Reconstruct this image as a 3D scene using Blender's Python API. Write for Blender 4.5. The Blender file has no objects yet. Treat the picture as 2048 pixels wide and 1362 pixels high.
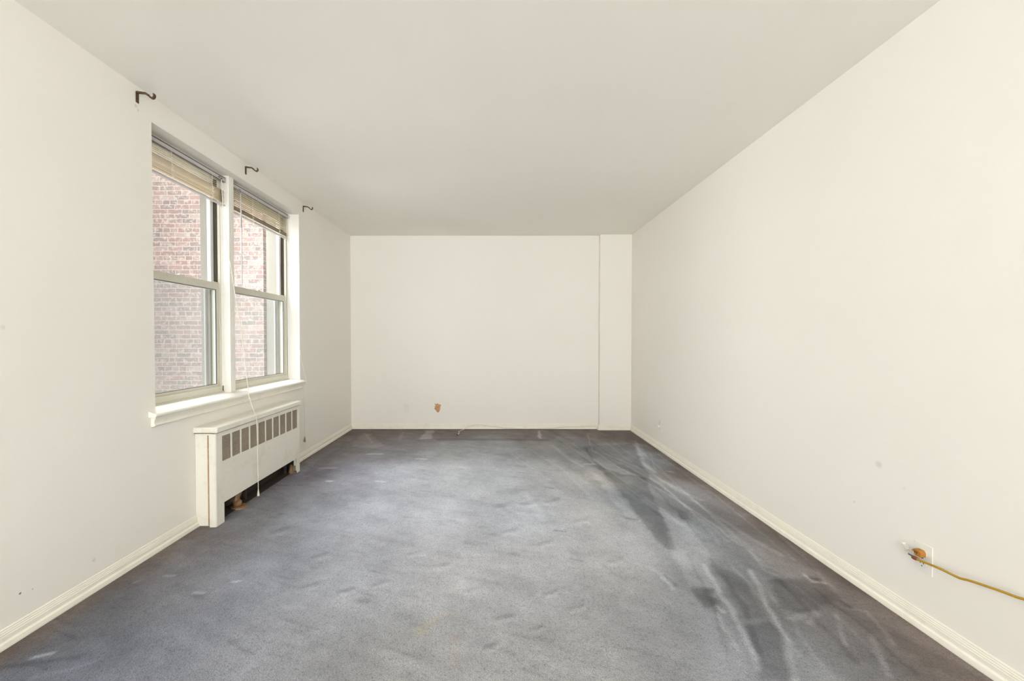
import bpy, bmesh, math, random
import numpy as np
from mathutils import Vector, Matrix
random.seed(7)
C = bpy.context.scene.collection

# ------------------------------------------------------------------ camera
W, H = 2048, 1362
F = 830.0
PITCH = math.radians(1.0)
EYE = 1.1563
cam_d = bpy.data.cameras.new('camera'); cam = bpy.data.objects.new('camera', cam_d); C.objects.link(cam)
cam_d.sensor_width = 36.0; cam_d.lens = F / W * 36.0
cam.location = (0, 0, EYE); cam.rotation_euler = (math.pi/2 - PITCH, 0, 0)
cam_d.shift_x = (1024 - 992) / W
cam_d.shift_y = (690.49 - 681) / W
cam_d.clip_start = 0.02
bpy.context.scene.camera = cam

# ------------------------------------------------------------------ light
world = bpy.data.worlds.new('world'); bpy.context.scene.world = world
world.use_nodes = True
wn = world.node_tree.nodes; wb = wn['Background']
wb.inputs['Color'].default_value = (0.95, 0.97, 1.0, 1)
wb.inputs['Strength'].default_value = 2.8

def area(name, loc, rot, sx, sy, power, col):
    d = bpy.data.lights.new(name, 'AREA'); d.shape = 'RECTANGLE'; d.size = sx; d.size_y = sy
    d.energy = power; d.color = col
    o = bpy.data.objects.new(name, d); C.objects.link(o); o.location = loc; o.rotation_euler = rot
    return o
# added fill lamp outside an unseen window behind the camera
area('fill_rear', (-0.1, -4.12, 1.45), (math.radians(152), 0, 0), 2.5, 1.4, 305, (0.95, 0.975, 1.0))
# added area lamp in the light well, boosting skylight through the two windows
area('fill_light_well', (-3.2, 3.5, 3.6), (0, math.radians(-52), 0), 2.2, 1.6, 240, (0.98, 0.98, 1.0))
# added lamp out of view, standing in for bounce off yard and facades
area('fill_yard_bounce', (-4.9, 3.3, 1.6), (0, math.radians(-93), 0), 3.0, 2.6, 190, (1.0, 0.99, 0.98))

vs = bpy.context.scene.view_settings
vs.view_transform = 'Standard'; vs.look = 'None'; vs.gamma = 1.0; vs.use_curve_mapping = False
vs.exposure = 0.33
bpy.context.scene.cycles.caustics_reflective = False
bpy.context.scene.cycles.max_bounces = 14
bpy.context.scene.cycles.diffuse_bounces = 8
bpy.context.scene.cycles.transparent_max_bounces = 16

# ------------------------------------------------------------------ helpers
def srgb(r, g, b):
    def f(c):
        c /= 255.0
        return c/12.92 if c <= 0.04045 else ((c+0.055)/1.055)**2.4
    return (f(r), f(g), f(b), 1.0)

def new_mat(name):
    m = bpy.data.materials.new(name); m.use_nodes = True
    return m, m.node_tree.nodes, m.node_tree.links, m.node_tree.nodes['Principled BSDF']

def paint(name, col, rough=0.5, bump=0.0, scale=60.0, mottle=0.0, metallic=0.0, dirt=None, dirt_amt=0.0, dirt_scale=8.0, spec=0.4):
    """painted / plain surface: base colour with faint mottling, optional dirt and relief"""
    m, n, l, b = new_mat(name)
    b.inputs['Roughness'].default_value = rough
    b.inputs['Metallic'].default_value = metallic
    b.inputs['Specular IOR Level'].default_value = spec
    tc = n.new('ShaderNodeTexCoord')
    base = n.new('ShaderNodeRGB'); base.outputs[0].default_value = col
    out = base.outputs[0]
    if mottle:
        ns = n.new('ShaderNodeTexNoise'); ns.inputs['Scale'].default_value = 2.3; ns.inputs['Detail'].default_value = 6
        l.new(tc.outputs['Object'], ns.inputs['Vector'])
        hv = n.new('ShaderNodeHueSaturation')
        mr = n.new('ShaderNodeMapRange'); mr.inputs['From Min'].default_value = 0.3; mr.inputs['From Max'].default_value = 0.7
        mr.inputs['To Min'].default_value = 1-mottle; mr.inputs['To Max'].default_value = 1+mottle
        l.new(ns.outputs['Fac'], mr.inputs['Value']); l.new(mr.outputs[0], hv.inputs['Value']); l.new(out, hv.inputs['Color'])
        out = hv.outputs[0]
    if dirt:
        ns = n.new('ShaderNodeTexNoise'); ns.inputs['Scale'].default_value = dirt_scale; ns.inputs['Detail'].default_value = 9
        ns.inputs['Roughness'].default_value = 0.7
        l.new(tc.outputs['Object'], ns.inputs['Vector'])
        mr = n.new('ShaderNodeMapRange'); mr.inputs['From Min'].default_value = 0.52; mr.inputs['From Max'].default_value = 0.78
        mr.inputs['To Max'].default_value = dirt_amt; mr.clamp = True
        l.new(ns.outputs['Fac'], mr.inputs['Value'])
        mx = n.new('ShaderNodeMixRGB'); mx.inputs['Color2'].default_value = dirt
        l.new(mr.outputs[0], mx.inputs['Fac']); l.new(out, mx.inputs['Color1']); out = mx.outputs[0]
    l.new(out, b.inputs['Base Color'])
    if bump:
        ns = n.new('ShaderNodeTexNoise'); ns.inputs['Scale'].default_value = scale; ns.inputs['Detail'].default_value = 4
        l.new(tc.outputs['Object'], ns.inputs['Vector'])
        bp = n.new('ShaderNodeBump'); bp.inputs['Strength'].default_value = bump; bp.inputs['Distance'].default_value = 0.002
        l.new(ns.outputs['Fac'], bp.inputs['Height']); l.new(bp.outputs[0], b.inputs['Normal'])
    return m

def wall_paint(name, col, marks=()):
    """roller-painted plaster, slow trowel waves, plus scuffs and spots at world positions (x,y,z,radius,amount)"""
    m, n, l, b = new_mat(name)
    b.inputs['Roughness'].default_value = 0.62
    b.inputs['Specular IOR Level'].default_value = 0.3
    geo = n.new('ShaderNodeNewGeometry')
    ns = n.new('ShaderNodeTexNoise'); ns.inputs['Scale'].default_value = 1.1; ns.inputs['Detail'].default_value = 3
    l.new(geo.outputs['Position'], ns.inputs['Vector'])
    mx = n.new('ShaderNodeMixRGB'); mx.inputs['Color1'].default_value = col
    mx.inputs['Color2'].default_value = (col[0]*0.972, col[1]*0.965, col[2]*0.95, 1)
    l.new(ns.outputs['Fac'], mx.inputs['Fac']); out = mx.outputs[0]
    for (x, y, z, r, a) in marks:
        d = n.new('ShaderNodeVectorMath'); d.operation = 'DISTANCE'; d.inputs[1].default_value = (x, y, z)
        l.new(geo.outputs['Position'], d.inputs[0])
        mr = n.new('ShaderNodeMapRange'); mr.interpolation_type = 'SMOOTHSTEP'
        mr.inputs['From Min'].default_value = r*0.35; mr.inputs['From Max'].default_value = r
        mr.inputs['To Min'].default_value = a; mr.inputs['To Max'].default_value = 0
        l.new(d.outputs['Value'], mr.inputs['Value'])
        k = n.new('ShaderNodeMixRGB'); k.inputs['Color2'].default_value = (0.12, 0.115, 0.09, 1)
        l.new(mr.outputs[0], k.inputs['Fac']); l.new(out, k.inputs['Color1']); out = k.outputs[0]
    l.new(out, b.inputs['Base Color'])
    n1 = n.new('ShaderNodeTexNoise'); n1.inputs['Scale'].default_value = 190; n1.inputs['Detail'].default_value = 3
    n2 = n.new('ShaderNodeTexNoise'); n2.inputs['Scale'].default_value = 5; n2.inputs['Detail'].default_value = 4
    l.new(geo.outputs['Position'], n1.inputs['Vector']); l.new(geo.outputs['Position'], n2.inputs['Vector'])
    b1 = n.new('ShaderNodeBump'); b1.inputs['Strength'].default_value = 0.16; b1.inputs['Distance'].default_value = 0.0012
    b2 = n.new('ShaderNodeBump'); b2.inputs['Strength'].default_value = 0.25; b2.inputs['Distance'].default_value = 0.006
    l.new(n1.outputs['Fac'], b1.inputs['Height']); l.new(n2.outputs['Fac'], b2.inputs['Height'])
    l.new(b2.outputs[0], b1.inputs['Normal']); l.new(b1.outputs[0], b.inputs['Normal'])
    return m

def bx(bm, x0, x1, y0, y1, z0, z1):
    vs = [bm.verts.new(p) for p in ((x0,y0,z0),(x1,y0,z0),(x1,y1,z0),(x0,y1,z0),(x0,y0,z1),(x1,y0,z1),(x1,y1,z1),(x0,y1,z1))]
    for f in ((0,3,2,1),(4,5,6,7),(0,1,5,4),(1,2,6,5),(2,3,7,6),(3,0,4,7)):
        bm.faces.new([vs[i] for i in f])
    return vs

def prism(bm, prof, axis, a0, a1):
    """extrude a closed 2-D profile along axis 'x','y' or 'z'. prof = [(u,v)...]: x->(y,z) y->(x,z) z->(x,y)"""
    def P(u, v, a):
        return (a,u,v) if axis == 'x' else ((u,a,v) if axis == 'y' else (u,v,a))
    A = [bm.verts.new(P(u,v,a0)) for u,v in prof]; B = [bm.verts.new(P(u,v,a1)) for u,v in prof]
    k = len(prof)
    for i in range(k):
        bm.faces.new((A[i], A[(i+1)%k], B[(i+1)%k], B[i]))
    bm.faces.new(A[::-1]); bm.faces.new(B)

def tube(bm, pts, r, seg=8, caps=True):
    pts = [Vector(p) for p in pts]; rings = []
    rad = r if isinstance(r, (list, tuple)) else [r]*len(pts)
    t0 = (pts[1]-pts[0]).normalized()
    nrm = t0.orthogonal().normalized()
    for i, p in enumerate(pts):
        if i == 0: t = pts[1]-pts[0]
        elif i == len(pts)-1: t = pts[-1]-pts[-2]
        else: t = (pts[i+1]-pts[i]).normalized() + (pts[i]-pts[i-1]).normalized()
        t.normalize()
        nrm = (nrm - t*nrm.dot(t)).normalized(); bn = t.cross(nrm)
        rings.append([bm.verts.new(p + (nrm*math.cos(2*math.pi*k/seg) + bn*math.sin(2*math.pi*k/seg))*rad[i]) for k in range(seg)])
    for a, b in zip(rings, rings[1:]):
        for k in range(seg):
            bm.faces.new((a[k], a[(k+1)%seg], b[(k+1)%seg], b[k]))
    if caps:
        bm.faces.new(rings[0][::-1]); bm.faces.new(rings[-1])

def smooth_path(pts, n=8):
    P = [Vector(p) for p in pts]; out = []
    for i in range(len(P)-1):
        p0 = P[max(i-1,0)]; p1 = P[i]; p2 = P[i+1]; p3 = P[min(i+2,len(P)-1)]
        for k in range(n):
            t = k/n
            out.append(0.5*((2*p1)+(p2-p0)*t+(2*p0-5*p1+4*p2-p3)*t*t+(3*p1-p0-3*p2+p3)*t**3))
    out.append(P[-1]); return out

def obj(name, bm, mat, parent=None, smooth=False, bevel=0.0, seg=2):
    bmesh.ops.recalc_face_normals(bm, faces=bm.faces)
    me = bpy.data.meshes.new(name); bm.to_mesh(me); bm.free()
    o = bpy.data.objects.new(name, me); C.objects.link(o)
    if mat: me.materials.append(mat)
    if smooth:
        for p in me.polygons: p.use_smooth = True
    if bevel:
        md = o.modifiers.new('bevel', 'BEVEL'); md.width = bevel; md.segments = seg; md.limit_method = 'ANGLE'
        md.angle_limit = math.radians(40)
    if parent: o.parent = parent
    return o

def thing(name, label, cat, loc=(0,0,0), group=None):
    o = bpy.data.objects.new(name, None); C.objects.link(o); o.location = loc
    o.empty_display_size = 0.05
    o['label'] = label; o['category'] = cat
    if group: o['group'] = group
    return o

def keep(o, parent):
    """parent a mesh built in world coordinates under an empty that has a location"""
    o.parent = parent; o.matrix_parent_inverse = Matrix.Translation(parent.location).inverted()
    return o

def tag(o, label, cat, group=None):
    o['label'] = label; o['category'] = cat
    if group: o['group'] = group
    return o

def struct(o, label=None):
    o['kind'] = 'structure'
    if label: o['label'] = label
    return o

def B(): return bmesh.new()

# ------------------------------------------------------------------ dimensions (metres)
XL, XR = -1.845, 1.702        # inner wall faces
YB, YR = 5.275, -4.00         # far wall, wall behind the camera
HT = 2.45
OY0, OY1, OZ0, OZ1 = 2.242, 3.902, 0.765, 2.312     # window opening in the left wall
MY0, MY1 = 2.975, 3.032                             # mullion between the two windows
XO = -2.165                                         # outside face of the left wall

# ------------------------------------------------------------------ materials
WALLC = (0.855, 0.832, 0.785, 1)
m_wall_left = wall_paint('wall_paint_left', WALLC, [(XL,1.592,0.166,0.006,0.9),(XL,1.635,0.157,0.003,0.8),(XL,1.887,0.138,0.012,0.18),
                         (XL,1.554,1.196,0.012,0.12),(XL,2.146,2.345,0.010,0.25),(XL,2.16,2.33,0.008,0.25)])
m_wall_right = wall_paint('wall_paint_right', WALLC, [(XR,1.836,0.594,0.022,0.16),(XR,1.958,0.378,0.007,0.22),(XR,1.72,0.53,0.010,0.07)])
m_wall = wall_paint('wall_paint', WALLC)
m_ceil = wall_paint('ceiling_paint', (0.90, 0.882, 0.825, 1))
m_trim = paint('trim_enamel', (0.83, 0.80, 0.715, 1), rough=0.38, bump=0.12, scale=40, mottle=0.02, dirt=(0.36,0.26,0.15,1), dirt_amt=0.18, dirt_scale=14)
m_sill = paint('sill_enamel', (0.84, 0.82, 0.76, 1), rough=0.35, bump=0.08, scale=30, dirt=(0.5,0.4,0.24,1), dirt_amt=0.14, dirt_scale=20)
m_alum = paint('window_aluminium_cream', (0.64, 0.62, 0.53, 1), rough=0.42, mottle=0.03, dirt=(0.42,0.33,0.2,1), dirt_amt=0.25, dirt_scale=30)
m_panning = paint('outer_casing_beige', (0.28, 0.265, 0.23, 1), rough=0.5)
m_sash = paint('sash_white', (0.86, 0.87, 0.85, 1), rough=0.35)
m_strip = paint('weather_strip_dark', (0.07, 0.055, 0.042, 1), rough=0.8)
m_gask = paint('gasket_grey', (0.10, 0.10, 0.09, 1), rough=0.6)
m_rad = paint('radiator_cover_enamel', (0.80, 0.78, 0.70, 1), rough=0.4, bump=0.10, scale=35, mottle=0.02, dirt=(0.45,0.28,0.14,1), dirt_amt=0.32, dirt_scale=9)
m_slot = paint('grille_dusty_metal', (0.50, 0.42, 0.34, 1), rough=0.6, dirt=(0.24,0.16,0.12,1), dirt_amt=0.7, dirt_scale=40)
m_cavity_shade = paint('cavity_shade', (0.035, 0.028, 0.022, 1), rough=0.9)  # near-black colour standing in for the shade inside cavities
m_iron = paint('convector_iron', (0.06, 0.045, 0.035, 1), rough=0.7)
m_gap = paint('rusty_gap', (0.10, 0.065, 0.035, 1), rough=0.9, mottle=0.3)
m_rust = paint('rust_stain', (0.42, 0.27, 0.16, 1), rough=0.8, mottle=0.2, dirt=(0.7,0.62,0.5,1), dirt_amt=0.9, dirt_scale=25)
m_pipe = paint('old_brass_pipe', (0.22, 0.125, 0.06, 1), rough=0.4, mottle=0.3, dirt=(0.50,0.36,0.20,1), dirt_amt=0.75, dirt_scale=30)
m_bronze = paint('rusty_bronze_bracket', (0.105, 0.062, 0.035, 1), rough=0.5, metallic=0.35, dirt=(0.25,0.12,0.05,1), dirt_amt=0.6, dirt_scale=60)
m_slat = paint('blind_slat_vinyl', (0.56, 0.49, 0.37, 1), rough=0.45)
m_head = paint('blind_headrail_grey', (0.55, 0.53, 0.52, 1), rough=0.4)
m_cord = paint('white_cord', (0.82, 0.77, 0.66, 1), rough=0.7)
m_plate = paint('outlet_ivory', (0.80, 0.785, 0.73, 1), rough=0.35)
m_hole = paint('outlet_slot_black', (0.015, 0.015, 0.015, 1), rough=0.6)
m_orange = paint('adapter_orange_vinyl', (0.40, 0.165, 0.022, 1), rough=0.45, mottle=0.1)
m_yellow = paint('cord_yellow_vinyl', (0.46, 0.265, 0.015, 1), rough=0.4)
m_brown = paint('cord_strain_brown', (0.20, 0.06, 0.015, 1), rough=0.5)
m_metal = paint('prong_metal', (0.25, 0.25, 0.25, 1), rough=0.35, metallic=0.9)
m_coax = paint('coax_offwhite', (0.66, 0.60, 0.48, 1), rough=0.5)
m_tassel_old = paint('tassel_brown', (0.28, 0.19, 0.10, 1), rough=0.6)

def cloudy_plastic():
    m, n, l, b = new_mat('cloudy_plastic')
    b.inputs['Base Color'].default_value = (0.82, 0.79, 0.72, 1); b.inputs['Roughness'].default_value = 0.25
    b.inputs['Alpha'].default_value = 0.55
    return m
m_plastic = cloudy_plastic()

def pane_mat(name, tint, rough=0.02, veil=0.0):
    """thin window pane: mostly clear, mirror reflection growing to grazing angles, optional dusty veil"""
    m, n, l, b = new_mat(name); n.remove(b)
    out = n['Material Output']
    tr = n.new('ShaderNodeBsdfTransparent'); tr.inputs[0].default_value = tint
    gl = n.new('ShaderNodeBsdfGlossy'); gl.inputs['Roughness'].default_value = rough
    geo = n.new('ShaderNodeNewGeometry'); dt = n.new('ShaderNodeVectorMath'); dt.operation = 'DOT_PRODUCT'
    l.new(geo.outputs['Incoming'], dt.inputs[0]); l.new(geo.outputs['Normal'], dt.inputs[1])
    def mth(op, a, b_=None):
        q = n.new('ShaderNodeMath'); q.operation = op
        for i, v in enumerate((a, b_)):
            if v is None: continue
            if isinstance(v, (int, float)): q.inputs[i].default_value = v
            else: l.new(v, q.inputs[i])
        return q.outputs[0]
    one = mth('SUBTRACT', 1.0, mth('ABSOLUTE', dt.outputs['Value']))
    fre = mth('ADD', mth('MULTIPLY', mth('POWER', one, 5.0), 0.93), 0.035)   # reflectance of thin glass by angle
    mx = n.new('ShaderNodeMixShader')
    l.new(fre, mx.inputs[0]); l.new(tr.outputs[0], mx.inputs[1]); l.new(gl.outputs[0], mx.inputs[2])
    last = mx.outputs[0]
    if veil:
        df = n.new('ShaderNodeBsdfTranslucent'); df.inputs[0].default_value = (0.85, 0.86, 0.86, 1)
        d2 = n.new('ShaderNodeBsdfDiffuse'); d2.inputs[0].default_value = (0.7, 0.7, 0.7, 1)
        ad = n.new('ShaderNodeMixShader'); ad.inputs[0].default_value = 0.4
        l.new(df.outputs[0], ad.inputs[1]); l.new(d2.outputs[0], ad.inputs[2])
        m2 = n.new('ShaderNodeMixShader'); m2.inputs[0].default_value = veil
        l.new(last, m2.inputs[1]); l.new(ad.outputs[0], m2.inputs[2]); last = m2.outputs[0]
    l.new(last, out.inputs['Surface'])
    return m
m_glass = pane_mat('window_glass', (0.97, 0.98, 0.97, 1))
m_glass_low = pane_mat('window_glass_lower', (0.95, 0.97, 0.96, 1), veil=0.035)

def screen_mat():
    m, n, l, b = new_mat('insect_screen'); out = n['Material Output']
    b.inputs['Base Color'].default_value = (0.42, 0.44, 0.45, 1); b.inputs['Roughness'].default_value = 0.6
    tr = n.new('ShaderNodeBsdfTransparent'); mx = n.new('ShaderNodeMixShader'); mx.inputs[0].default_value = 0.16
    l.new(tr.outputs[0], mx.inputs[1]); l.new(b.outputs[0], mx.inputs[2]); l.new(mx.outputs[0], out.inputs['Surface'])
    return m
m_screen = screen_mat()

def brick_mat(name, dark=1.0):
    m, n, l, b = new_mat(name)
    b.inputs['Roughness'].default_value = 0.9
    geo = n.new('ShaderNodeNewGeometry')
    sep = n.new('ShaderNodeSeparateXYZ'); l.new(geo.outputs['Position'], sep.inputs[0])
    cmb = n.new('ShaderNodeCombineXYZ'); l.new(sep.outputs['X'], cmb.inputs['X']); l.new(sep.outputs['Z'], cmb.inputs['Y'])
    wob = n.new('ShaderNodeTexNoise'); wob.inputs['Scale'].default_value = 14; wob.inputs['Detail'].default_value = 7; wob.inputs['Roughness'].default_value = 0.7
    l.new(geo.outputs['Position'], wob.inputs['Vector'])
    add = n.new('ShaderNodeVectorMath'); add.operation = 'MULTIPLY_ADD'; add.inputs[1].default_value = (0.022, 0.018, 0)
    l.new(wob.outputs['Color'], add.inputs[0]); l.new(cmb.outputs[0], add.inputs[2])
    off_ = n.new('ShaderNodeVectorMath'); off_.operation = 'ADD'; off_.inputs[1].default_value = (21.3, 13.54, 0); l.new(add.outputs[0], off_.inputs[0])
    def bricks(width, off):
        t = n.new('ShaderNodeTexBrick')
        t.inputs['Scale'].default_value = 1.0; t.inputs['Brick Width'].default_value = width; t.inputs['Row Height'].default_value = 0.0677
        t.inputs['Mortar Size'].default_value = 0.006; t.inputs['Mortar Smooth'].default_value = 0.45; t.inputs['Bias'].default_value = 0.0
        t.offset = off
        t.inputs['Color1'].default_value = (0, 0, 0, 1); t.inputs['Color2'].default_value = (1, 1, 1, 1); t.inputs['Mortar'].default_value = (0.5, 0.5, 0.5, 1)
        l.new(off_.outputs[0], t.inputs['Vector']); return t
    t1 = bricks(0.213, 0.5); t2 = bricks(0.107, 0.37)
    # every sixth course is a header course
    fl = n.new('ShaderNodeMath'); fl.operation = 'DIVIDE'; fl.inputs[1].default_value = 0.0677*6
    sy = n.new('ShaderNodeSeparateXYZ'); l.new(off_.outputs[0], sy.inputs[0]); l.new(sy.outputs['Y'], fl.inputs[0])
    fr = n.new('ShaderNodeMath'); fr.operation = 'FRACT'; l.new(fl.outputs[0], fr.inputs[0])
    hd = n.new('ShaderNodeMath'); hd.operation = 'LESS_THAN'; hd.inputs[1].default_value = 1/6.0; l.new(fr.outputs[0], hd.inputs[0])
    mc = n.new('ShaderNodeMixRGB'); l.new(hd.outputs[0], mc.inputs['Fac']); l.new(t1.outputs['Color'], mc.inputs['Color1']); l.new(t2.outputs['Color'], mc.inputs['Color2'])
    mf = n.new('ShaderNodeMixRGB'); l.new(hd.outputs[0], mf.inputs['Fac']); l.new(t1.outputs['Fac'], mf.inputs['Color1']); l.new(t2.outputs['Fac'], mf.inputs['Color2'])
    rp = n.new('ShaderNodeValToRGB'); l.new(mc.outputs[0], rp.inputs['Fac'])
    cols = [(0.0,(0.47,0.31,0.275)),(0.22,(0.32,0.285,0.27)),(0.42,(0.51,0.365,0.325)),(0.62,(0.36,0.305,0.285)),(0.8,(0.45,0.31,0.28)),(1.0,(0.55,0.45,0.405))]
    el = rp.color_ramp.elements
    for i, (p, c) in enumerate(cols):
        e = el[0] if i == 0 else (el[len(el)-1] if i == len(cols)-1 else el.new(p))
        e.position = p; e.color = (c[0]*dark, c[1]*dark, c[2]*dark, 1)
    # mortar smears and lime bloom
    n3 = n.new('ShaderNodeTexNoise'); n3.inputs['Scale'].default_value = 24; n3.inputs['Detail'].default_value = 5; n3.inputs['Roughness'].default_value = 0.65
    l.new(geo.outputs['Position'], n3.inputs['Vector'])
    mr = n.new('ShaderNodeMapRange'); mr.inputs['From Min'].default_value = 0.50; mr.inputs['From Max'].default_value = 0.66; mr.inputs['To Max'].default_value = 0.95
    l.new(n3.outputs['Fac'], mr.inputs['Value'])
    bl = n.new('ShaderNodeMixRGB'); l.new(mr.outputs[0], bl.inputs['Fac']); l.new(rp.outputs[0], bl.inputs['Color1'])
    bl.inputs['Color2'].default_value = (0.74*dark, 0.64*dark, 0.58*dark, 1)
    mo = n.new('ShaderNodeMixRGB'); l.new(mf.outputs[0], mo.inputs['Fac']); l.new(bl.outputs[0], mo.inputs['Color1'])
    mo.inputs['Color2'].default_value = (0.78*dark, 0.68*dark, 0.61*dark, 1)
    l.new(mo.outputs[0], b.inputs['Base Color'])
    bp = n.new('ShaderNodeBump'); bp.invert = True; bp.inputs['Strength'].default_value = 0.6; bp.inputs['Distance'].default_value = 0.006
    l.new(mf.outputs[0], bp.inputs['Height']); l.new(bp.outputs[0], b.inputs['Normal'])
    return m
m_brick = brick_mat('old_red_brick', 0.68); m_brick_dark = brick_mat('old_red_brick_dark', 0.47)  # dark copy of the brick, shade of the reveal put into its colour

# ------------------------------------------------------------------ carpet
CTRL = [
(-1.66,1.41,105,111,120), (-1.47,1.43,115,121,132), (-1.22,1.45,129,132,142), (-0.94,1.43,142,144,150), (-0.69,1.45,144,144,146), (-0.34,1.45,149,149,147), (0.01,1.45,153,153,152), (0.37,1.45,149,149,147), (0.66,1.52,136,136,137), (0.81,1.45,133,135,139), (-1.75,1.61,106,102,102), (-1.65,1.71,112,113,119), (-1.57,2.01,126,127,133), (-1.20,2.01,142,144,152), (-0.71,2.01,162,164,168), (-0.22,2.01,176,176,177), (0.26,2.01,173,173,173), (0.63,2.01,169,167,165), (-1.72,2.05,113,106,104), (-1.64,2.36,119,113,113), (-1.58,2.55,130,130,135), (-1.28,2.69,148,151,158), (-0.79,2.69,184,186,192), (-0.30,2.69,194,196,201), (0.19,2.69,187,191,196), (0.68,2.69,184,184,182), (-1.57,3.48,122,117,126), (-1.23,3.48,152,152,160), (-0.81,3.48,178,181,186), (-0.39,3.48,189,192,194), (0.03,3.48,180,183,187), (0.46,3.48,170,171,171), (0.85,3.36,173,171,166), (-1.66,4.69,119,109,104), (-0.99,4.27,134,130,134), (-0.47,4.27,152,153,151), (0.04,4.27,151,153,153), (0.56,4.27,138,136,135), (1.07,4.27,125,125,125), (1.46,3.91,130,133,137), (-1.68,4.17,116,112,112), (-1.50,5.14,115,100,93), (-0.57,5.09,115,103,98), (0.35,5.03,119,109,103), (1.24,4.93,111,99,91), (1.63,4.93,105,95,86), (0.92,2.94,149,154,159), (1.28,2.94,152,154,157), (1.52,2.73,122,119,119), (1.23,2.48,147,152,157), (1.00,2.01,142,144,146), (1.24,2.01,126,129,133), (1.55,2.09,113,106,103), (1.23,1.81,124,122,119), (0.92,1.65,138,140,143), (1.58,1.88,108,99,95), (1.40,1.62,119,115,113), (1.13,1.52,134,136,138), (1.36,1.47,121,121,120), (1.52,1.45,107,97,89), (1.63,1.39,97,86,77), (1.62,1.68,103,91,85), (1.59,2.48,113,106,102), (1.64,3.48,110,101,96), (0.84,2.24,165,166,168), 
]
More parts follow.
